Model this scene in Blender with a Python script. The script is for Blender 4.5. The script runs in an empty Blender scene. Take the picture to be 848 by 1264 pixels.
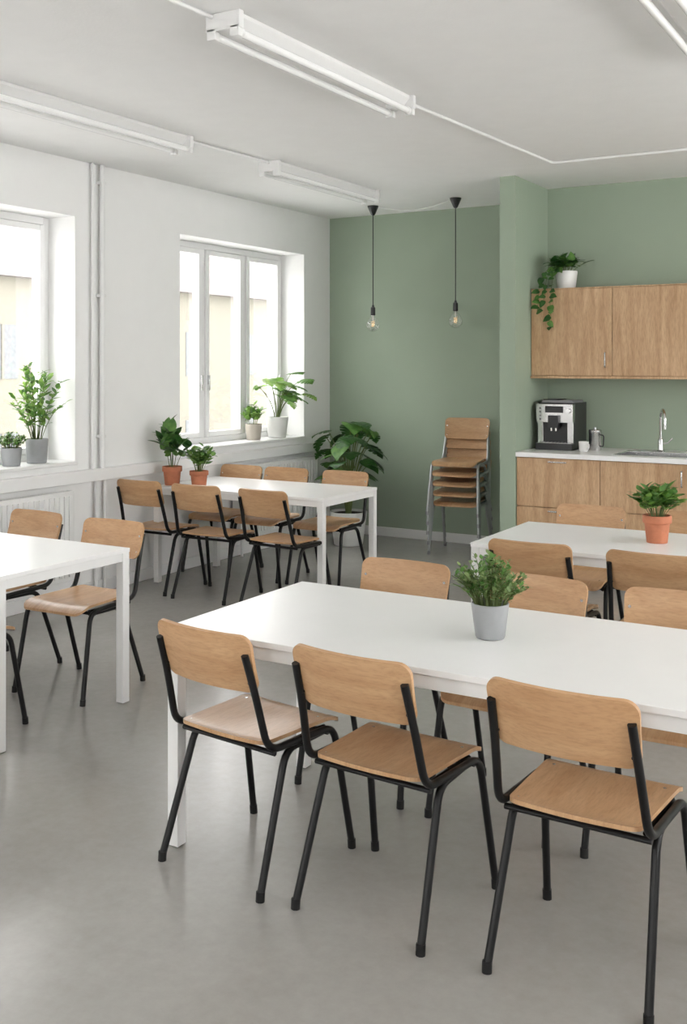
import bpy, math, random
from mathutils import Vector, Matrix
scene = bpy.context.scene

# ------------------------------------------------------------------ materials
def new_mat(name):
    m = bpy.data.materials.new(name); m.use_nodes = True
    nt = m.node_tree; b = nt.nodes['Principled BSDF']
    return m, nt, b

def ramp_noise(nt, c1, c2, scale=(1,1,1), nscale=5, detail=5, lo=.3, hi=.7, coord='Object', dist=0.0, rough=.55):
    tc = nt.nodes.new('ShaderNodeTexCoord'); mp = nt.nodes.new('ShaderNodeMapping')
    mp.inputs['Scale'].default_value = scale
    n = nt.nodes.new('ShaderNodeTexNoise'); n.inputs['Scale'].default_value = nscale
    n.inputs['Detail'].default_value = detail; n.inputs['Distortion'].default_value = dist
    n.inputs['Roughness'].default_value = rough
    r = nt.nodes.new('ShaderNodeValToRGB')
    r.color_ramp.elements[0].position = lo; r.color_ramp.elements[1].position = hi
    r.color_ramp.elements[0].color = (*c1, 1); r.color_ramp.elements[1].color = (*c2, 1)
    nt.links.new(tc.outputs[coord], mp.inputs[0]); nt.links.new(mp.outputs[0], n.inputs['Vector'])
    nt.links.new(n.outputs[0], r.inputs[0])
    return r, n, mp

def simple(name, col, rough=.5, metal=0, var=.06, bump=0, nscale=8, spec=.5):
    m, nt, b = new_mat(name)
    c1 = tuple(max(0, c*(1-var)) for c in col); c2 = tuple(min(1, c*(1+var)) for c in col)
    r, n, mp = ramp_noise(nt, c1, c2, nscale=nscale)
    nt.links.new(r.outputs[0], b.inputs['Base Color'])
    b.inputs['Roughness'].default_value = rough; b.inputs['Metallic'].default_value = metal
    b.inputs['Specular IOR Level'].default_value = spec
    if bump:
        bp = nt.nodes.new('ShaderNodeBump'); bp.inputs['Strength'].default_value = bump
        bp.inputs['Distance'].default_value = .01
        n2 = nt.nodes.new('ShaderNodeTexNoise'); n2.inputs['Scale'].default_value = 60
        nt.links.new(mp.outputs[0], n2.inputs['Vector'])
        nt.links.new(n2.outputs[0], bp.inputs['Height']); nt.links.new(bp.outputs[0], b.inputs['Normal'])
    return m

def wood(name, c1, c2, scale, rough=.42, objvar=.12, grain=.6, spec=.5):
    m, nt, b = new_mat(name)
    tc = nt.nodes.new('ShaderNodeTexCoord'); oi = nt.nodes.new('ShaderNodeObjectInfo')
    # shift the grain per object so no two boards look the same
    sc = nt.nodes.new('ShaderNodeVectorMath'); sc.operation='MULTIPLY_ADD'
    cb = nt.nodes.new('ShaderNodeCombineXYZ')
    for i in range(3): nt.links.new(oi.outputs['Random'], cb.inputs[i])
    nt.links.new(cb.outputs[0], sc.inputs[0]); sc.inputs[1].default_value=(37,53,71)
    nt.links.new(tc.outputs['Object'], sc.inputs[2])
    def layer(scale, ns, det, lo, hi, a, c, dist, rg):
        mp = nt.nodes.new('ShaderNodeMapping'); mp.inputs['Scale'].default_value = scale
        n = nt.nodes.new('ShaderNodeTexNoise'); n.inputs['Scale'].default_value=ns; n.inputs['Detail'].default_value=det
        n.inputs['Distortion'].default_value=dist; n.inputs['Roughness'].default_value=rg
        r = nt.nodes.new('ShaderNodeValToRGB'); r.color_ramp.elements[0].position=lo; r.color_ramp.elements[1].position=hi
        r.color_ramp.elements[0].color=(*a,1); r.color_ramp.elements[1].color=(*c,1)
        nt.links.new(sc.outputs[0], mp.inputs[0]); nt.links.new(mp.outputs[0], n.inputs['Vector']); nt.links.new(n.outputs[0], r.inputs[0])
        return r
    r = layer(scale, 2.2, 6, .28, .70, c1, c2, .9, .55)
    r2 = layer(tuple(s*5 for s in scale), 5, 3, .30, .55, (.62,.56,.50), (1,1,1), .2, .6)
    mx = nt.nodes.new('ShaderNodeMix'); mx.data_type = 'RGBA'; mx.blend_type = 'MULTIPLY'
    mx.inputs[0].default_value = grain
    nt.links.new(r.outputs[0], mx.inputs[6]); nt.links.new(r2.outputs[0], mx.inputs[7])
    hs = nt.nodes.new('ShaderNodeHueSaturation')
    mr = nt.nodes.new('ShaderNodeMapRange'); mr.inputs[3].default_value = 1-objvar; mr.inputs[4].default_value = 1+objvar*.6
    nt.links.new(oi.outputs['Random'], mr.inputs[0]); nt.links.new(mr.outputs[0], hs.inputs['Value'])
    nt.links.new(mx.outputs[2], hs.inputs['Color']); nt.links.new(hs.outputs[0], b.inputs['Base Color'])
    b.inputs['Roughness'].default_value = rough
    b.inputs['Specular IOR Level'].default_value = spec
    return m

M = {}
M['wall'] = simple('white_wall_paint', (.88,.88,.872), .7, bump=.05, var=.008)
M['ceil'] = simple('ceiling_paint', (.86,.86,.852), .85, bump=.10, var=.012)
M['green'] = simple('sage_green_paint', (.322,.392,.300), .65, bump=.06, var=.03, nscale=2)
M['trim'] = simple('white_trim_gloss', (.86,.86,.855), .35, var=.01)
M['lam'] = simple('white_laminate', (.86,.86,.855), .28, var=.01)
M['wmetal'] = simple('white_powdercoat', (.80,.80,.79), .4, var=.01)
M['black'] = simple('black_tube', (.006,.006,.0065), .36, var=.2, spec=.3)
M['silver'] = simple('grey_tube', (.42,.43,.44), .35, metal=.7, var=.05)
M['steel'] = simple('brushed_steel', (.62,.62,.62), .25, metal=1, var=.05)
M['chrome'] = simple('chrome', (.75,.75,.75), .12, metal=1, var=.02)
M['rubber'] = simple('rubber_foot', (.010,.010,.010), .6, var=.1, spec=.3)
M['terra'] = simple('terracotta', (.46,.165,.085), .75, var=.12, bump=.1, nscale=20)
M['gpot'] = simple('grey_ceramic', (.29,.30,.305), .55, var=.06, nscale=14)
M['wpot'] = simple('white_ceramic', (.78,.78,.76), .35, var=.02)
M['bpot'] = simple('beige_ceramic', (.44,.40,.34), .6, var=.06)
M['soil'] = simple('soil', (.035,.022,.014), .95, var=.5, nscale=60)
M['dark'] = simple('dark_plastic', (.02,.02,.022), .35, var=.1)
M['midgrey'] = simple('grey_plastic', (.25,.25,.26), .4, var=.05)
M['chair'] = wood('beech_plywood', (.44,.245,.118), (.58,.365,.20), (1.0,7,7), rough=.38, grain=.40, spec=.4)
M['chairs'] = wood('beech_seat_plywood', (.45,.25,.12), (.59,.375,.21), (7,1.0,1.0), rough=.30, grain=.40, spec=.45)
M['oak'] = wood('oak_cabinet', (.43,.26,.133), (.63,.425,.25), (8,8,.8), rough=.5, objvar=0, grain=.65)
M['tube'] = simple('fluorescent_tube_glass', (.92,.92,.915), .2, var=.01)
M['facade'] = simple('facade_render', (.168,.158,.130), .9, var=.05)
M['facade_w'] = simple('facade_window', (.105,.113,.12), .4, var=.2)
M['roof'] = simple('roof_tiles', (.14,.125,.12), .9, var=.1)
M['street'] = simple('pale_paving', (.65,.65,.64), .9, var=.1)  # made pale to bounce daylight up to the ceiling

def leafmat(name, c1, c2, rough=.4, trans=.25):
    m, nt, b = new_mat(name)
    r, n, mp = ramp_noise(nt, c1, c2, nscale=14, detail=2, lo=.35, hi=.65)
    nt.links.new(r.outputs[0], b.inputs['Base Color']); b.inputs['Roughness'].default_value = rough
    tr = nt.nodes.new('ShaderNodeBsdfTranslucent'); mx = nt.nodes.new('ShaderNodeMixShader')
    mx.inputs[0].default_value = trans
    nt.links.new(r.outputs[0], tr.inputs[0]); out = nt.nodes['Material Output']
    nt.links.new(b.outputs[0], mx.inputs[1]); nt.links.new(tr.outputs[0], mx.inputs[2]); nt.links.new(mx.outputs[0], out.inputs[0])
    return m
M['leaf_dark'] = leafmat('leaf_dark', (.022,.085,.018), (.065,.175,.04), .35)
M['leaf_mid'] = leafmat('leaf_mid', (.06,.17,.03), (.15,.31,.07), .45)
M['leaf_light'] = leafmat('leaf_light', (.14,.31,.05), (.30,.47,.12), .5, .35)
M['leaf_grey'] = leafmat('leaf_bush', (.13,.21,.065), (.30,.40,.16), .5)
M['stem'] = simple('plant_stem', (.12,.16,.05), .7, var=.2)

m, nt, b = new_mat('polished_concrete')
r1, n1, mp1 = ramp_noise(nt, (.345,.333,.314), (.405,.395,.377), nscale=.7, detail=4, lo=.25, hi=.75, rough=.5)
r2, n2, mp2 = ramp_noise(nt, (.86,.855,.85), (1.0,1.0,1.0), nscale=3.2, detail=5, lo=.2, hi=.8, rough=.6)
r3, n3, mp3 = ramp_noise(nt, (.80,.795,.785), (1,1,1), nscale=26, detail=4, lo=.2, hi=.75, rough=.7)
for mp_, off in ((mp1,(3.1,7.7,.37)),(mp2,(11.3,2.9,.61)),(mp3,(5.7,13.1,.43))): mp_.inputs['Location'].default_value=off
mx = nt.nodes.new('ShaderNodeMix'); mx.data_type='RGBA'; mx.blend_type='MULTIPLY'; mx.inputs[0].default_value=1.0
nt.links.new(r1.outputs[0], mx.inputs[6]); nt.links.new(r2.outputs[0], mx.inputs[7])
mx2 = nt.nodes.new('ShaderNodeMix'); mx2.data_type='RGBA'; mx2.blend_type='MULTIPLY'; mx2.inputs[0].default_value=.6
nt.links.new(mx.outputs[2], mx2.inputs[6]); nt.links.new(r3.outputs[0], mx2.inputs[7])
nt.links.new(mx2.outputs[2], b.inputs['Base Color'])
b.inputs['Roughness'].default_value=.23
M['floor'] = m

def glassmat(name, gl=.08):
    m, nt, b = new_mat(name)
    t = nt.nodes.new('ShaderNodeBsdfTransparent'); g = nt.nodes.new('ShaderNodeBsdfGlossy'); g.inputs['Roughness'].default_value=.03
    fr = nt.nodes.new('ShaderNodeLayerWeight'); fr.inputs[0].default_value = .25
    mth = nt.nodes.new('ShaderNodeMath'); mth.operation='MULTIPLY_ADD'; mth.inputs[1].default_value=.5; mth.inputs[2].default_value=gl
    nt.links.new(fr.outputs['Facing'], mth.inputs[0])
    mx = nt.nodes.new('ShaderNodeMixShader'); nt.links.new(mth.outputs[0], mx.inputs[0])
    nt.links.new(t.outputs[0], mx.inputs[1]); nt.links.new(g.outputs[0], mx.inputs[2])
    nt.links.new(mx.outputs[0], nt.nodes['Material Output'].inputs[0])
    return m
M['glass'] = glassmat('bulb_glass', .12)
M['pane'] = glassmat('window_glass', .0)
m, nt, b = new_mat('filament'); b.inputs['Base Color'].default_value=(.9,.6,.25,1)
b.inputs['Emission Color'].default_value=(1,.6,.25,1); b.inputs['Emission Strength'].default_value=1.5
M['filament'] = m

# ------------------------------------------------------------------ mesh builder
class MB:
    def __init__(s): s.v=[]; s.f=[]; s.m=[]; s.ms=[]
    def mi(s, k):
        if k not in s.ms: s.ms.append(k)
        return s.ms.index(k)
    def add(s, vs, fs, k):
        o=len(s.v); i=s.mi(k); s.v += [Vector(v) for v in vs]
        for f in fs: s.f.append([a+o for a in f]); s.m.append(i)
    def box(s, x0,x1,y0,y1,z0,z1,k):
        s.add([(x0,y0,z0),(x1,y0,z0),(x1,y1,z0),(x0,y1,z0),(x0,y0,z1),(x1,y0,z1),(x1,y1,z1),(x0,y1,z1)],
              [(0,3,2,1),(4,5,6,7),(0,1,5,4),(1,2,6,5),(2,3,7,6),(3,0,4,7)],k)
    def tube(s, pts, r, k, seg=10, caps=True):
        pts=[Vector(p) for p in pts]; n=len(pts); rs = r if isinstance(r,(list,tuple)) else [r]*n
        t0=(pts[1]-pts[0]).normalized(); a=Vector((0,0,1)) if abs(t0.z)<.9 else Vector((1,0,0))
        nrm=(a-t0*a.dot(t0)).normalized(); vs=[]; fs=[]
        for i,p in enumerate(pts):
            if i==0: t=t0
            elif i==n-1: t=(pts[i]-pts[i-1]).normalized()
            else: t=((pts[i+1]-pts[i]).normalized()+(pts[i]-pts[i-1]).normalized()).normalized()
            nrm=(nrm-t*nrm.dot(t)).normalized(); bn=t.cross(nrm)
            for j in range(seg):
                an=2*math.pi*j/seg; vs.append(p+(nrm*math.cos(an)+bn*math.sin(an))*rs[i])
        for i in range(n-1):
            for j in range(seg):
                j2=(j+1)%seg; fs.append((i*seg+j,i*seg+j2,(i+1)*seg+j2,(i+1)*seg+j))
        if caps:
            fs.append(tuple(reversed(range(seg)))); fs.append(tuple((n-1)*seg+j for j in range(seg)))
        s.add(vs,fs,k)
    def lathe(s, prof, c, k, seg=28):
        vs=[];fs=[];c=Vector(c)
        for (r,z) in prof:
            for j in range(seg):
                an=2*math.pi*j/seg; vs.append(c+Vector((r*math.cos(an),r*math.sin(an),z)))
        for i in range(len(prof)-1):
            for j in range(seg):
                j2=(j+1)%seg; fs.append((i*seg+j,i*seg+j2,(i+1)*seg+j2,(i+1)*seg+j))
        s.add(vs,fs,k)
    def disc(s, c, r, k, seg=28):
        c=Vector(c); s.add([c+Vector((r*math.cos(2*math.pi*j/seg),r*math.sin(2*math.pi*j/seg),0)) for j in range(seg)],[tuple(range(seg))],k)
    def panel(s, cols, rng, surf, th, k, nt_=8):
        nc=len(cols); fs=[]; top=[];bot=[]
        for x in cols:
            lo,hi=rng(x)
            for j in range(nt_+1):
                t=lo+(hi-lo)*j/nt_; p,nn=surf(x,t); top.append(Vector(p)+Vector(nn)*th/2); bot.append(Vector(p)-Vector(nn)*th/2)
        vs=top+bot; L=nt_+1; o=nc*L
        for i in range(nc-1):
            for j in range(nt_):
                a=i*L+j; fs.append((a,a+L,a+L+1,a+1)); fs.append((o+a,o+a+1,o+a+L+1,o+a+L))
        for i in range(nc-1):
            a=i*L; fs.append((a,o+a,o+a+L,a+L)); a=i*L+nt_; fs.append((a,a+L,o+a+L,o+a))
        for j in range(nt_):
            fs.append((j,j+1,o+j+1,o+j)); a=(nc-1)*L+j; fs.append((a,o+a,o+a+1,a+1))
        s.add(vs,fs,k)
    def xform(s, mat, start=0):
        for i in range(start,len(s.v)): s.v[i]=mat@s.v[i]
    def limit(s, ax, lo=None, hi=None, soft=.06):
        """bend foliage away from a wall / pane: compress anything past the limit"""
        for v in s.v:
            if lo is not None and v[ax]<lo+soft: v[ax]=lo+soft*math.exp((v[ax]-lo-soft)/soft)
            if hi is not None and v[ax]>hi-soft: v[ax]=hi-soft*math.exp(-(v[ax]-hi+soft)/soft)
    def mesh(s, name, sharp=38):
        me=bpy.data.meshes.new(name+'_mesh'); me.from_pydata([tuple(v) for v in s.v],[],s.f)
        for k in s.ms: me.materials.append(M[k])
        me.polygons.foreach_set('material_index', s.m); me.polygons.foreach_set('use_smooth',[True]*len(s.f))
        me.update(); me.set_sharp_from_angle(angle=math.radians(sharp)); return me
    def build(s, name, loc=(0,0,0), rot=0, bevel=0, sharp=38):
        me=s.mesh(name,sharp); return place(me,name,loc,rot,bevel)

def place(me,name,loc=(0,0,0),rot=0,bevel=0):
    ob=bpy.data.objects.new(name,me); scene.collection.objects.link(ob); ob.location=loc; ob.rotation_euler=(0,0,math.radians(rot))
    if bevel:
        bm=ob.modifiers.new('bevel','BEVEL'); bm.width=bevel; bm.segments=2; bm.limit_method='ANGLE'; bm.angle_limit=math.radians(50)
    return ob

def fillet(pts, rad, n=5):
    pts=[Vector(p) for p in pts]; out=[pts[0]]
    for i in range(1,len(pts)-1):
        a,b,c=pts[i-1],pts[i],pts[i+1]; d1=(a-b); d2=(c-b); rr=min(rad,d1.length*.45,d2.length*.45)
        p=b+d1.normalized()*rr; q=b+d2.normalized()*rr
        for j in range(n+1):
            t=j/n; out.append(p*(1-t)**2+b*2*t*(1-t)+q*t*t)
    out.append(pts[-1]); return out
def bez(a,b,c,n=8):
    a,b,c=Vector(a),Vector(b),Vector(c); return [a*(1-t)**2+b*2*t*(1-t)+c*t*t for t in [i/n for i in range(n+1)]]

# ------------------------------------------------------------------ room
XL=-5.265; YG=8.675; HC=3.04; XR=2.6; YB=-3.2; YK=8.10; XP0=-2.976; XP1=-2.852; YP=7.384
WT=.42
b_=MB(); b_.box(XL-WT,XR+.3,YB-.2,YG+.2,-.12,0,'floor'); b_.build('floor')
b_=MB(); b_.box(XL-WT,XR+.3,YB-.2,YG+.2,HC,HC+.15,'ceil'); b_.build('ceiling')
wins=[(-2.4,-.6),(.53,2.33),(3.47,5.27),(6.40,8.21)]; Z0=.93; Z1=2.65  # first two openings are unseen, added for more daylight
b_=MB(); xa=XL-WT
b_.box(xa,XL,YB-.2,YG+.2,0,Z0,'wall'); b_.box(xa,XL,YB-.2,YG+.2,Z1,HC,'wall')
ys=[YB-.2]+[v for w in wins for v in w]+[YG+.2]
for i in range(0,len(ys),2): b_.box(xa,XL,ys[i],ys[i+1],Z0,Z1,'wall')
b_.build('wall_left')
b_=MB(); b_.box(XL,XP0,YG,YG+.2,0,HC,'green'); b_.build('wall_green')
b_=MB(); b_.box(XP0,XP1,YP,YG+.2,0,HC,'green'); b_.build('wall_partition')
b_=MB(); b_.box(XP1,XR+.2,YK,YG+.2,0,HC,'green'); b_.build('wall_kitchen')
# right wall; its unseen row of windows is added to brighten the room
rw_added=[(.2,2.2),(3.2,5.2),(5.7,7.5)]; RZ0,RZ1=1.0,2.85
b_=MB(); b_.box(XR,XR+.2,YB-.2,YK,0,RZ0,'wall'); b_.box(XR,XR+.2,YB-.2,YK,RZ1,HC,'wall')
ys=[YB-.2]+[v for w in rw_added for v in w]+[YK]
for i in range(0,len(ys),2): b_.box(XR,XR+.2,ys[i],ys[i+1],RZ0,RZ1,'wall')
b_.build('wall_right')
# rear wall; its windows are out of view, added as fill light
b_=MB(); bw_added=[(-4.4,-2.8),(-.9,.7)]
b_.box(XL,XR,YB-.2,YB,0,.9,'wall'); b_.box(XL,XR,YB-.2,YB,2.65,HC,'wall')
xs=[XL]+[v for w in bw_added for v in w]+[XR]
for i in range(0,len(xs),2): b_.box(xs[i],xs[i+1],YB-.2,YB,.9,2.65,'wall')
b_.build('wall_back')

def frame(mb,y0,y1,z0,z1,x0,x1,w,k='trim'):
    mb.box(x0,x1,y0,y0+w,z0,z1,k); mb.box(x0,x1,y1-w,y1,z0,z1,k)
    mb.box(x0,x1,y0+w,y1-w,z0,z0+w,k); mb.box(x0,x1,y0+w,y1-w,z1-w,z1,k)
for i,(y0,y1) in enumerate(wins):
    mb=MB(); xo=XL-.33; xi=XL-.255
    frame(mb,y0,y1,Z0+.02,Z1,xo,xi,.05)
    n=3; W=(y1-y0-.1+.05)/n
    for j in range(1,n): 
        yy=y0+.025+W*j; mb.box(xo,xi,yy-.025,yy+.025,Z0+.07,Z1-.05,'trim')
    for j in range(n):
        a=y0+.05+ W*j; c=a+W-.05
        frame(mb,a+.004,c-.004,Z0+.075,Z1-.055,xo+.02,xi+.018,.042)
        mb.box(xo+.035,xo+.041,a+.04,c-.04,Z0+.11,Z1-.09,'pane')
        yh=c-.025 if j%2==0 else a+.025
        mb.box(xi+.018,xi+.03,yh-.008,yh+.008,1.45,1.53,'steel'); mb.box(xi+.03,xi+.04,yh-.007,yh+.007,1.40,1.53,'steel')
    mb.build('window_%d'%(i+1),bevel=.003)
    mb=MB(); mb.box(XL-.255,XL+.03,y0+.002,y1-.002,Z0,Z0+.022,'trim'); mb.build('trim_sill_%d'%(i+1),bevel=.004)
for i,(x0,x1) in enumerate(bw_added):  # frames of the added rear fill windows
    mb=MB(); ya,yb=YB-.13,YB-.07
    for (a,c) in ((x0,x0+.06),(x1-.06,x1),((x0+x1)/2-.03,(x0+x1)/2+.03)): mb.box(a,c,ya,yb,.9,2.65,'trim')
    for (a,c) in ((.9,.96),(2.59,2.65)): mb.box(x0,x1,ya-.001,yb+.001,a,c,'trim')
    mb.build('window_%d'%(i+5))
for i,(y0,y1) in enumerate(rw_added):  # frames of the windows added on the right for brightness
    mb=MB(); frame(mb,y0,y1,RZ0,RZ1,XR+.08,XR+.14,.05)
    for j in (1,2): yy=y0+(y1-y0)*j/3; mb.box(XR+.08,XR+.14,yy-.025,yy+.025,RZ0+.05,RZ1-.05,'trim')
    mb.build('window_%d'%(i+7))

mb=MB(); mb.box(XL,XL+.065,YB,YG,.80,.885,'trim'); mb.build('trim_ledge_left',bevel=.005)
mb=MB(); mb.box(XL,XL+.015,YB,YG,0,.085,'trim'); mb.build('baseboard_left',bevel=.003)
mb=MB(); mb.box(XL+.015,XP0,YG-.015,YG,0,.085,'trim'); mb.build('baseboard_green',bevel=.003)
mb=MB(); mb.box(XP0-.014,XP0,YP-.014,YG-.015,0,.085,'trim'); mb.box(XP0,XP1,YP-.014,YP,0,.085,'trim'); mb.build('baseboard_partition',bevel=.003)

# pipes
mb=MB()
mb.tube([(XL+.035,5.50,.887),(XL+.035,5.50,HC-.002)],.02,'wmetal',12); mb.tube([(XL+.03,5.41,.887),(XL+.03,5.41,HC-.002)],.012,'wmetal',10)
for z in (1.1,2.1,2.9): mb.box(XL+.001,XL+.05,5.475,5.525,z,z+.02,'wmetal')
mb.tube([(XL+.035,5.44,.798),(XL+.035,5.44,.02)],.013,'wmetal',8)
mb.tube([(XL+.035,5.53,.798),(XL+.035,5.53,.02)],.013,'wmetal',8)
mb.build('heating_pipe')

def radiator(y0,y1):
    mb=MB(); x0=XL+.03; z0,z1=.16,.765
    mb.box(x0,x0+.015,y0,y1,z0,z1,'wmetal'); mb.box(x0+.075,x0+.085,y0,y1,z0,z1,'wmetal')
    mb.box(x0+.015,x0+.075,y0,y0+.006,z0,z1,'wmetal'); mb.box(x0+.015,x0+.075,y1-.006,y1,z0,z1,'wmetal')
    n=int((y1-y0)/.045)
    for i in range(n):
        y=y0+.02+i*(y1-y0-.03)/n; mb.box(x0+.083,x0+.096,y,y+.022,z0+.03,z1-.03,'wmetal')
    for i in range(n*2):
        y=y0+.012+i*(y1-y0-.03)/(n*2); mb.box(x0+.015,x0+.075,y,y+.006,z1-.01,z1-.002,'wmetal')
    for y in (y0+.15,y1-.15): mb.box(XL+.001,x0,y-.02,y+.02,z0+.1,z1-.05,'wmetal')
    mb.tube([(x0+.04,y0+.08,0.0),(x0+.04,y0+.08,z0)],.012,'wmetal',8)
    return mb.build('radiator',bevel=.002)
radiator(3.75,5.15); radiator(7.05,8.3)

# ------------------------------------------------------------------ ceiling lights
def batten(x,y0,y1):
    mb=MB(); L=y1-y0
    vs=[]
    prof=[(-.062,0),(.062,0),(.062,-.018),(.030,-.052),(-.030,-.052),(-.062,-.018)]
    for y in (.008,L-.008): vs+=[(px,y,pz) for px,pz in prof]
    fs=[(0,1,2,3,4,5),(11,10,9,8,7,6)]+[(i+6,(i+1)%6+6,(i+1)%6,i) for i in range(6)]
    mb.add(vs,fs,'wmetal')
    for yy in (0,L-.03):
        mb.box(-.085,.085,yy,yy+.03,-.072,0,'wmetal')
        for sx in (-.058,.058):
            mb.box(sx-.022,sx+.022,yy,yy+.03,-.105,-.06,'wmetal')
    for sx in (-.058,.058):
        mb.tube([(sx,.03,-.082),(sx,L-.03,-.082)],.0165,'tube',14)
        mb.tube([(sx,.03,-.082),(sx,.055,-.082)],.0185,'wmetal',14); mb.tube([(sx,L-.055,-.082),(sx,L-.03,-.082)],.0185,'wmetal',14)
    return mb.build('fluorescent_ceiling_light',(x,y0,HC),bevel=.003)
batten(-2.545,3.36,4.93); batten(-4.17,3.53,5.10); batten(-4.13,5.98,7.46); batten(-.93,3.36,4.93)
mb=MB(); z=HC-.012
mb.tube(fillet([(-2.545,4.93,z),(-2.43,7.0,z),(1.5,7.0,z)],.06),.010,'wmetal',8)
mb.tube([(-4.17,5.10,z),(-4.13,5.98,z)],.010,'wmetal',8); mb.tube([(-2.60,3.36,z),(-2.75,.5,z)],.010,'wmetal',8)
mb.build('trim_ceiling_conduit')

def pendant(x,y,zb):
    mb=MB(); H=HC-zb
    mb.lathe([(0.0,-.085),(.012,-.085),(.02,-.075),(.048,-.012),(.05,0),(0,0)],(0,0,0),'dark',24)
    mb.tube([(0,0,-.08),(0,0,-(H-.22))],.0045,'dark',8)
    s=-(H-.22)
    mb.lathe([(0,.02),(.008,.018),(.012,0),(.02,-.005),(.022,-.07),(.018,-.075),(0,-.075)],(0,0,s),'dark',20)
    g=s-.075
    mb.lathe([(.016,0),(.018,-.012),(.040,-.035),(.056,-.065),(.060,-.085),(.054,-.112),(.036,-.134),(.014,-.144),(0,-.146)],(0,0,g),'glass',28)
    mb.lathe([(.004,0),(.006,-.04),(.003,-.055),(0,-.056)],(0,0,g),'wpot',10)
    pts=[]
    for i in range(40):
        a=i/40*math.pi*6; pts.append((.014*math.cos(a),.014*math.sin(a),g-.05-.05*(i/40)))
    mb.tube(pts,.0012,'filament',5)
    return mb.build('pendant_bulb_lamp',(x,y,HC))
pendant(-4.50,8.16,1.915); pendant(-3.68,8.13,1.93)
mb=MB(); mb.tube(bez((-4.45,8.17,HC-.01),(-4.15,8.3,HC-.10),(-3.73,8.14,HC-.01),14),.005,'wmetal',6); mb.build('pendant_power_cord')

# ------------------------------------------------------------------ chairs
def chair_into(mb, fk, foot='rubber'):
    r=.0120
    for s in (-1,1):
        mb.tube(fillet([(s*.186,-.262,.745),(s*.192,-.222,.62),(s*.203,-.175,.435),(s*.203,.15,.425),(s*.222,.225,.012)],.055,6),r,fk,10)
        mb.tube(fillet([(s*.215,-.225,.012),(s*.196,-.085,.412),(s*.180,.13,.412)],.05,6),r,fk,10)
        for y,x in ((.225,.222),(-.225,.215)): mb.tube([(s*x,y,0),(s*x,y*.99,.03)],.0138,foot,10)
        mb.tube([(s*.178,-.12,.424),(s*.178,.13,.424)],.008,fk,8)
    mb.tube([(-.203,.12,.412),(.203,.12,.412)],.009,fk,8)
    mb.tube([(-.20,-.14,.418),(.20,-.14,.418)],.009,fk,8)
    W=.192; rc=.045
    cols=[-W+rc*(1-math.cos(a*math.pi/12)) for a in range(0,6)]+[-W+rc+ (2*W-2*rc)*i/8 for i in range(9)]+[W-rc*(1-math.cos(a*math.pi/12)) for a in range(5,-1,-1)]
    def cut(x):
        e=abs(x)-(W-rc); return 0 if e<=0 else rc-math.sqrt(max(0,rc*rc-e*e))
    def rng(x): c=cut(x); return (-.190+c, .215-c)
    def surf(x,t):
        tt=(t+.195)/.41; sx=.93+.09*tt
        z=.450 -.010*math.cos(x/W*math.pi/2)*(1-((tt-.4)/.6)**2)
        if tt>.78: z-= .030*((tt-.78)/.22)**2
        if tt<.15: z+= .010*((.15-tt)/.15)**2
        return (x*sx,t,z),(0,0,1)
    mb.panel(cols,rng,surf,.012,'chairs',14)
    W2=.200; rc2=.038
    cols2=[-W2+rc2*(1-math.cos(a*math.pi/12)) for a in range(0,6)]+[-W2+rc2+(2*W2-2*rc2)*i/12 for i in range(13)]+[W2-rc2*(1-math.cos(a*math.pi/12)) for a in range(5,-1,-1)]
    def cut2(x):
        e=abs(x)-(W2-rc2); return 0 if e<=0 else rc2-math.sqrt(max(0,rc2*rc2-e*e))
    def rng2(x): c=cut2(x); return (.620+c,.803-c)
    def surf2(x,t):
        k=(t-.712)/.09
        y=-.208-(t-.62)*.29-.030*(1-(x/W2)**2)+.006*k*k
        return (x*(1.0+.02*k),y,t),Vector((-x*.28,1,.29)).normalized()
    mb.panel(cols2,rng2,surf2,.012,'chair',8)
    for s in (-1,1):
        for z in (.655,.735):
            x=s*.182; y=-.208-(z-.62)*.29-.030*(1-(x/W2)**2)
            mb.tube([(x,y+.004,z),(x,y+.009,z)],.006,'steel',8)
            mb.tube([(x,y-.005,z),(x,y-.016,z)],.005,fk,8)
        for y in (-.15,.12): mb.tube([(s*.160,y,.442),(s*.160,y,.4555)],.005,'steel',8)
cm=MB(); chair_into(cm,'black'); chair_mesh=cm.mesh('dining_chair',45)
def chair(x,y,rot=0): place(chair_mesh,'dining_chair',(x,y,0),rot)
chair(-1.995,2.825,-7); chair(-1.465,2.805,-4); chair(-.855,2.80,-2)
chair(-1.97,3.60,180); chair(-1.40,3.58,178); chair(-.84,3.58,182)
chair(-1.70,4.83,0); chair(-1.13,4.82,-2); chair(-1.82,5.66,180); chair(-1.24,5.66,181)
chair(-3.80,3.84,182); chair(-4.42,3.87,178); chair(-3.84,3.09,0)
chair(-3.89,5.84,-4); chair(-4.47,5.84,2); chair(-4.985,5.86,0)
chair(-4.03,6.62,180); chair(-4.56,6.61,181); chair(-4.995,6.60,180)
sm=MB()
for i in range(5):
    st=len(sm.v); chair_into(sm,'silver','midgrey'); sm.xform(Matrix.Translation((0,.012*i,.086*i)),st)
sm.build('stacked_chairs',(-3.69,8.27,0),188,sharp=45)

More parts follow.
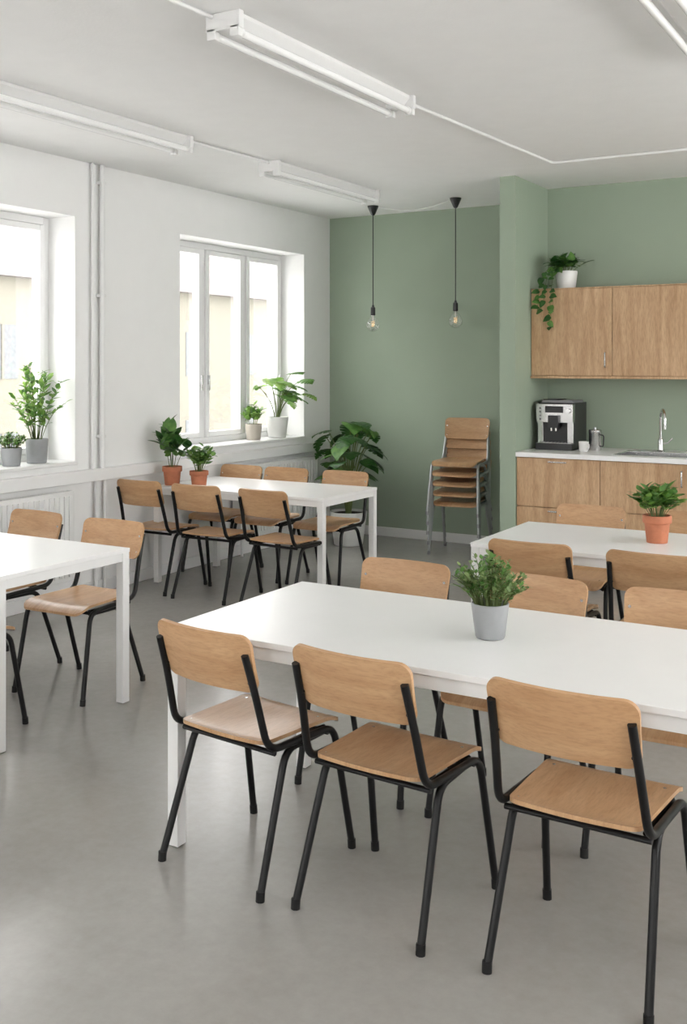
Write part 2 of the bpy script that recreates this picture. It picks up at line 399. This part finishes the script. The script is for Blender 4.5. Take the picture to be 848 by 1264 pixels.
# ------------------------------------------------------------------ tables
def table(x0,x1,y0,y1,h):
    mb=MB(); cx=(x0+x1)/2; cy=(y0+y1)/2; a=(x1-x0)/2; c=(y1-y0)/2; l=.044
    mb.box(-a,a,-c,c,h-.020,h,'lam')
    for sx in (-1,1):
        for sy in (-1,1):
            xa,xb=sorted((sx*(a-.002),sx*(a-.002-l))); ya,yb=sorted((sy*(c-.002),sy*(c-.002-l)))
            mb.box(xa,xb,ya,yb,.004,h-.020,'wmetal'); mb.box(xa+.008,xb-.008,ya+.008,yb-.008,0,.004,'dark')
    for sy in (-1,1):
        ya,yb=sorted((sy*(c-.008),sy*(c-.03))); mb.box(-a+l,a-l,ya,yb,h-.062,h-.020,'wmetal')
    for sx in (-1,1):
        xa,xb=sorted((sx*(a-.008),sx*(a-.03))); mb.box(xa,xb,-c+l,c-l,h-.062,h-.020,'wmetal')
    return mb.build('dining_table',(cx,cy,0),bevel=.0025)
table(-2.29,-.34,2.715,3.555,.74)
table(-2.07,-.25,4.75,5.56,.74)
table(-5.12,-3.42,2.985,3.785,.74)
table(-5.14,-3.66,5.94,6.70,.72)

# ------------------------------------------------------------------ plants
def leaf(mb, base, d, up, L, W, k, kind='ovate', droop=.25, fold=.25):
    d=Vector(d).normalized(); side=d.cross(Vector(up));
    if side.length<1e-3: side=Vector((1,0,0))
    side.normalize(); n=side.cross(d).normalized(); base=Vector(base)
    if kind=='ovate':
        rows=[(0,.02),(.12,.6),(.3,1),(.5,.98),(.72,.68),(.9,.26),(1,.0)]
    elif kind=='heart':
        rows=[(-.10,.45),(-.02,.85),(.15,1.0),(.35,.98),(.55,.80),(.75,.48),(.9,.2),(1,.0)]
    elif kind=='monstera':
        rows=[(-.10,.5),(0,.9),(.12,1.0),(.17,.42),(.21,1.0),(.34,1.0),(.38,.40),(.43,.97),(.55,.92),(.59,.36),(.63,.82),(.74,.68),(.77,.3),(.81,.52),(.92,.22),(1,0)]
    vs=[];fs=[]
    for (t,w) in rows:
        p=base+d*L*t-n*droop*L*max(0,t)**2; w2=W*.5*w
        vs+= [p-side*w2+n*(fold*w2-.35*w2*w2/max(W,.001)), p-side*w2*.5+n*fold*w2*.5, p, p+side*w2*.5+n*fold*w2*.5, p+side*w2+n*(fold*w2-.35*w2*w2/max(W,.001))]
    for i in range(len(rows)-1):
        for j in range(4): a=i*5+j; fs.append((a,a+1,a+6,a+5))
    mb.add(vs,fs,k)

def pot_into(mb, k, rt, rb, h, style='plain'):
    if style=='terra':
        rim=h*.28
        mb.lathe([(0,0),(rb,0),(rt*.93,h-rim),(rt*1.03,h-rim),(rt*1.06,h-rim+.004),(rt*1.06,h-.003),(rt*1.04,h),(rt*.95,h),(rt*.92,h-.015),(rt*.88,h-.03)],(0,0,0),k)
    else:
        mb.lathe([(0,0),(rb*.94,0),(rb,.006),(rt,h-.004),(rt-.002,h),(rt*.94,h),(rt*.92,h-.01),(rt*.88,h-.03)],(0,0,0),k)
    mb.disc((0,0,h-.022),rt*.90,'soil')

def rdir(az,el): return Vector((math.cos(az)*math.cos(el),math.sin(az)*math.cos(el),math.sin(el)))

def bushy(mb,h0,H,Rr,nst,nl,ls,k,rnd,asp=.6,kind='ovate',rbase=.02,sr=.0012,lo=.35,hv=(.72,1.0)):
    for i in range(nst):
        az=rnd.uniform(0,2*math.pi); q=math.sqrt(rnd.random()); rr=Rr*q
        top=Vector((rr*math.cos(az),rr*math.sin(az),h0+H*(rnd.uniform(*hv))*math.sqrt(max(.12,1-.72*q*q))))
        b0=Vector((rbase*q*math.cos(az),rbase*q*math.sin(az),h0-.02))
        mid=b0*.45+top*.55+Vector((0,0,H*.12))-Vector((top.x,top.y,0))*.2
        pts=bez(b0,mid,top,7); mb.tube(pts,[sr*(1.6-.9*j/7) for j in range(8)],'stem',4,False)
        for j in range(nl):
            t=lo+(1-lo)*(j+rnd.random())/nl; t=min(t,1); idx=min(6,int(t*7)); fr=t*7-idx
            p=pts[idx].lerp(pts[idx+1],fr); tg=(pts[idx+1]-pts[idx]).normalized()
            a2=rnd.uniform(0,2*math.pi); d=(rdir(a2,rnd.uniform(-.1,.8))+tg*.6).normalized()
            kk=k if isinstance(k,str) else rnd.choice(k); l=ls*rnd.uniform(.65,1.15)
            leaf(mb,p,d,(rnd.uniform(-.3,.3),rnd.uniform(-.3,.3),1),l,l*asp,kk,kind,rnd.uniform(.1,.4))

def stalks(mb,h0,spec,k,kind,asp,rnd,sr=.003,droop=.25):
    for (az,el,sl,ll) in spec:
        d=rdir(az,el); b0=Vector((.02*math.cos(az),.02*math.sin(az),h0-.02)); e=b0+d*sl
        mid=b0+Vector((0,0,sl*.55))+d*sl*.15; pts=bez(b0,mid,e,8); mb.tube(pts,[sr*(1.3-.6*j/8) for j in range(9)],'stem',6,False)
        o=rdir(az+rnd.uniform(-.4,.4),rnd.uniform(-.5,.2)); kk=k if isinstance(k,str) else rnd.choice(k)
        kd=kind if isinstance(kind,str) else rnd.choice(kind)
        leaf(mb,e,o,(rnd.uniform(-.25,.25),rnd.uniform(-.25,.25),1),ll,ll*asp,kk,kd,droop,.15)

rn=random.Random(3); mb=MB(); pot_into(mb,'gpot',.061,.048,.112)
bushy(mb,.109,.150,.128,85,13,.021,['leaf_grey','leaf_grey','leaf_mid'],rn,.6,rbase=.045,lo=.3,hv=(.6,1.12))
mb.build('potted_shrub',(-1.295,3.13,.741),sharp=80)
mb=MB(); pot_into(mb,'terra',.066,.050,.135,'terra')
bushy(mb,.13,.165,.120,34,6,.062,['leaf_mid','leaf_light','leaf_mid'],rn,.62,rbase=.03)
mb.build('potted_basil',(-1.275,5.22,.741),sharp=80)
mb=MB(); pot_into(mb,'terra',.070,.054,.140,'terra')
bushy(mb,.14,.34,.15,12,6,.105,['leaf_dark','leaf_mid','leaf_dark'],rn,.62,'heart',.03,.002)
mb.limit(0,lo=-.19); mb.build('potted_ficus',(-5.05,6.05,.721),sharp=80)
mb=MB(); pot_into(mb,'terra',.066,.052,.115,'terra')
bushy(mb,.12,.19,.12,26,7,.055,['leaf_light','leaf_mid'],rn,.6,rbase=.03)
mb.build('potted_herb',(-4.82,6.08,.721),sharp=80)
zs=Z0+.023
mb=MB(); pot_into(mb,'gpot',.076,.066,.165)
bushy(mb,.16,.56,.21,24,12,.066,['leaf_light','leaf_light','leaf_mid'],rn,.5,rbase=.03,sr=.0022,lo=.22)
mb.limit(0,lo=-.115); mb.limit(1,hi=.225); mb.build('potted_tree_seedling',(-5.37,5.02,zs),sharp=80)
mb=MB(); pot_into(mb,'gpot',.07,.058,.12)
bushy(mb,.115,.11,.11,60,8,.026,['leaf_mid','leaf_grey'],rn,.5,rbase=.04)
mb.build('potted_succulent',(-5.36,4.79,zs),sharp=80)
mb=MB(); pot_into(mb,'bpot',.075,.062,.14)
bushy(mb,.135,.19,.12,20,6,.07,['leaf_mid','leaf_light'],rn,.5,rbase=.03)
mb.limit(0,lo=-.11); mb.limit(1,hi=.16); mb.build('potted_houseplant',(-5.38,7.56,zs),sharp=80)
mb=MB(); pot_into(mb,'wpot',.105,.082,.19)
spec=[(rn.uniform(-1.2,1.2)+(math.pi if i%3==0 else 0),rn.uniform(.9,1.5),rn.uniform(.18,.38),rn.uniform(.14,.18)) for i in range(17)]
spec+=[(.1,1.0,.42,.19),(-.9,1.1,.38,.17),(1.2,1.25,.44,.18),(.2,.75,.34,.17),(-1.4,1.2,.40,.16)]
stalks(mb,.185,spec,['leaf_light','leaf_mid'],'monstera',.95,rn)
mb.limit(0,lo=-.125,hi=.36); mb.limit(1,lo=-.22,hi=.27); mb.build('potted_monstera',(-5.36,7.90,zs),sharp=80)
# floor plant
mb=MB(); pot_into(mb,'wpot',.17,.13,.30)
spec=[]
for i in range(46):
    spec.append((i*2.399+rn.uniform(-.3,.3),rn.uniform(1.12,1.5),.24+.62*((i*7)%46)/46+rn.uniform(-.03,.03),rn.uniform(.16,.22)))
stalks(mb,.29,spec,['leaf_dark','leaf_dark','leaf_mid'],['monstera','heart'],.9,rn,.005,.35)
mb.limit(0,lo=-.36,hi=.32); mb.limit(1,lo=-.34,hi=.38); mb.build('potted_philodendron',(-4.72,8.10,0),sharp=80)
# pothos on cabinet
mb=MB(); pot_into(mb,'wpot',.085,.07,.14)
bushy(mb,.13,.14,.17,22,5,.075,['leaf_dark','leaf_mid'],rn,.75,'heart',.04,.0015,lo=.45)
for (dx,dy,drop) in ((-.15,-.195,.15),(-.05,-.20,.27),(-.10,-.20,.10)):
    pts=bez((0,0,.13),(dx*.8,dy*.9,.22),(dx,dy,.02),6)
    z=.02; cur=Vector(pts[-1]); 
    while z>-drop:
        z-=.04; cur=Vector((cur.x+rn.uniform(-.010,.010),dy+rn.uniform(-.006,.004),z)); pts.append(cur)
    mb.tube(pts,.0018,'stem',4,False)
    for p in pts[2:]:
        a=rn.uniform(math.pi*1.05,math.pi*1.95); l=rn.uniform(.045,.07)
        leaf(mb,p,(math.cos(a)*.7,math.sin(a)*.5,rn.uniform(-.9,.1)),(0,-1,.5),l,l*.8,rn.choice(['leaf_dark','leaf_mid']),'heart',.1)
mb.build('potted_pothos',(-2.62,7.875,2.207),sharp=80)

# ------------------------------------------------------------------ kitchen
yf=7.71; mw=.637; YK2=YK-.002; XK=XP1+.003
mb=MB(); xe=XP1+4*mw
mb.box(XK,xe,yf+.02,YK2,1.53,2.20,'oak'); mb.box(XK,xe,yf-.012,YK2,1.513,1.533,'oak'); mb.box(XK,xe,yf-.004,YK2,2.196,2.206,'oak')
for i in range(4):
    a=XK+i*mw; mb.box(a+.002,a+mw-.003,yf,yf+.019,1.536,2.194,'oak')
    xh=a+mw-.05
    mb.tube(fillet([(xh,yf,1.60),(xh,yf-.026,1.60),(xh,yf-.026,1.71),(xh,yf,1.71)],.01,3),.006,'steel',8)
mb.build('upper_kitchen_cabinet',bevel=.0015)
mb=MB(); yc=YP+.015; CT=.965
sx0,sx1,sy0,sy1=-2.13,-1.62,7.50,7.88
mb.box(XK,xe,yc+.02,YK2,.10,.76,'oak'); mb.box(XK,xe,yc+.02,yc+.05,.76,.93,'oak'); mb.box(XK,xe,yc+.06,YK2,0,.10,'dark')
for i in range(4):
    a=XK+i*mw
    mb.box(a+.002,a+mw-.003,yc,yc+.019,.565,.925,'oak'); mb.box(a+.002,a+mw-.003,yc,yc+.019,.105,.558,'oak')
    if i==0:
        for zz in (.895,.53): mb.box(a+mw*.5-.07,a+mw*.5+.07,yc-.016,yc,zz,zz+.010,'steel')
    else:
        xh=a+mw-.06; mb.tube(fillet([(xh,yc,.77),(xh,yc-.028,.77),(xh,yc-.028,.88),(xh,yc,.88)],.01,3),.006,'steel',8)
y0=YP-.005
mb.box(XK,sx0,y0,YK2,.93,CT,'lam'); mb.box(sx1,xe,y0,YK2,.93,CT,'lam'); mb.box(sx0,sx1,y0,sy0,.93,CT,'lam'); mb.box(sx0,sx1,sy1,YK2,.93,CT,'lam')
mb.box(sx0,sx1,sy0,sy1,.785,.79,'steel')
mb.box(sx0,sx0+.004,sy0,sy1,.79,CT+.003,'steel'); mb.box(sx1-.004,sx1,sy0,sy1,.79,CT+.003,'steel')
mb.box(sx0,sx1,sy0,sy0+.004,.79,CT+.003,'steel'); mb.box(sx0,sx1,sy1-.004,sy1,.79,CT+.003,'steel')
for (a,c,d,e) in ((sx0-.02,sx1+.3,sy0-.02,sy0),(sx0-.02,sx1+.3,sy1,sy1+.06),(sx0-.02,sx0,sy0,sy1),(sx1,sx1+.3,sy0,sy1)):
    mb.box(a,c,d,e,CT,CT+.003,'steel')
mb.build('kitchen_base_cabinet',bevel=.0012)
mb=MB(); fz=CT+.004
mb.lathe([(0,0),(.028,0),(.028,.008),(.021,.012),(.019,.09),(.014,.10),(0,.10)],(0,0,0),'chrome',20)
pts=[(0,0,.09),(0,0,.24)]+[(0,-.075+.075*math.cos(a),.24+.075*math.sin(a)) for a in [math.pi*i/12 for i in range(1,12)]]+[(0,-.15,.24),(0,-.15,.20)]
mb.tube(pts,.011,'chrome',12); mb.tube([(0,-.15,.205),(0,-.15,.175)],.014,'chrome',12)
mb.tube([(.015,0,.06),(.05,0,.065),(.085,0,.10)],.006,'chrome',8)
mb.build('kitchen_faucet',(-1.905,7.91,fz),25)

mb=MB()
w,d,h=.29,.36,.36
mb.box(-w/2,w/2,-d/2+.07,d/2,0,h,'dark'); mb.box(-w/2,w/2,-d/2,-d/2+.07,0,.05,'dark')
mb.box(-w/2+.01,w/2-.01,-d/2+.005,-d/2+.068,.05,.056,'steel')
for i in range(9): mb.box(-w/2+.025+i*.028,-w/2+.033+i*.028,-d/2+.01,-d/2+.065,.056,.059,'midgrey')
mb.box(-w/2,w/2,-d/2+.02,-d/2+.07,.21,h-.01,'steel')
mb.box(-w/2+.004,-w/2+.05,-d/2+.045,-d/2+.07,.05,.21,'steel'); mb.box(w/2-.05,w/2-.004,-d/2+.045,-d/2+.07,.05,.21,'steel')
mb.box(-.07,.07,-d/2+.012,-d/2+.02,.285,.335,'dark')
for i in range(4): mb.tube([(-.11,-d/2+.02,.235+i*.028),(-.11,-d/2+.013,.235+i*.028)],.008,'midgrey',10)
mb.tube([(.11,-d/2+.02,.30),(.11,-d/2-.002,.30)],.02,'chrome',16)
mb.box(-.04,.04,-d/2-.012,-d/2+.03,.17,.265,'dark'); 
for sx in (-.018,.018): mb.tube([(sx,-d/2+.005,.175),(sx,-d/2+.005,.145)],.008,'chrome',10)
mb.tube([(-.10,-d/2+.03,.21),(-.10,-d/2+.03,.11)],.006,'chrome',8)
mb.box(-w/2+.02,w/2-.02,-d/2+.09,d/2-.02,h,h+.018,'midgrey'); mb.box(-w/2+.03,0,-d/2+.10,d/2-.05,h+.018,h+.025,'dark')
mb.build('espresso_machine',(-2.655,7.85,CT+.001),0,bevel=.006)
mb=MB()
mb.lathe([(0,0),(.026,0),(.034,.01),(.037,.075),(.034,.075),(.031,.012),(0,.01)],(0,0,0),'wpot',24)
mb.tube(fillet([(.034,0,.06),(.058,0,.058),(.056,0,.025),(.032,0,.02)],.015,4),.005,'wpot',8)
mb.build('coffee_mug',(-2.415,7.66,CT+.001),-30)
mb=MB(); mb.lathe([(0,0),(.045,0),(.047,.005),(.047,.125),(.049,.128),(.049,.15),(.044,.156),(.012,.16),(.012,.172),(0,.174)],(0,0,0),'steel',28)
mb.tube(fillet([(.046,0,.12),(.08,0,.115),(.075,0,.03),(.046,0,.03)],.015,4),.005,'dark',8)
mb.build('steel_canister',(-2.385,7.85,CT+.001),-20)

# ------------------------------------------------------------------ outside
mb=MB(); mb.box(-60,XL-WT-.01,-40,50,-3.6,-3.5,'street'); mb.build('street_ground')
mb=MB(); fx=-21
mb.box(fx-8,fx,-14,13.5,-3.5,6.5,'facade'); mb.box(fx-8.4,fx+.35,-14.3,13.8,6.5,6.8,'roof')
for yy in range(-13,13,3):
    for zz in (-2.2,.9,3.8):
        mb.box(fx-.05,fx+.02,yy+.7,yy+2.0,zz,zz+1.7,'facade_w'); mb.box(fx,fx+.05,yy+1.31,yy+1.39,zz,zz+1.7,'facade'); mb.box(fx,fx+.06,yy+.6,yy+2.1,zz-.1,zz,'facade')
        mb.box(fx,fx+.05,yy+.7,yy+2.0,zz+1.1,zz+1.16,'facade')
mb.build('apartment_building')
mb=MB(); fx=-24
mb.box(fx-8,fx,16,40,-3.5,4.2,'facade')
mb.add([(fx+.4,15.6,4.2),(fx+.4,40,4.2),(fx-8.4,40,4.2),(fx-8.4,15.6,4.2),(fx-4,15.6,7),(fx-4,40,7)],[(0,1,5,4),(2,3,4,5),(0,4,3),(1,2,5),(0,3,2,1)],'roof')
for yy in range(17,39,3):
    for zz in (-2.0,1.2): 
        mb.box(fx-.05,fx+.02,yy+.5,yy+1.7,zz,zz+1.6,'facade_w'); mb.box(fx,fx+.05,yy+1.06,yy+1.14,zz,zz+1.6,'facade')
mb.build('apartment_building')

# ------------------------------------------------------------------ light
w=bpy.data.worlds.new('overcast_sky'); scene.world=w; w.use_nodes=True
bg=w.node_tree.nodes['Background']; bg.inputs[0].default_value=(1.0,.99,.98,1); bg.inputs[1].default_value=8.4

# ------------------------------------------------------------------ camera
cam=bpy.data.cameras.new('camera'); co=bpy.data.objects.new('camera',cam); scene.collection.objects.link(co)
co.location=(0,0,1.62); co.rotation_euler=(math.radians(90),0,math.radians(30.5))
cam.sensor_width=36; cam.lens=36*1284/1264; cam.shift_y=-(632-450)/1264
cam.clip_start=.05; scene.camera=co
scene.view_settings.view_transform='Standard'
scene.view_settings.exposure=0.0
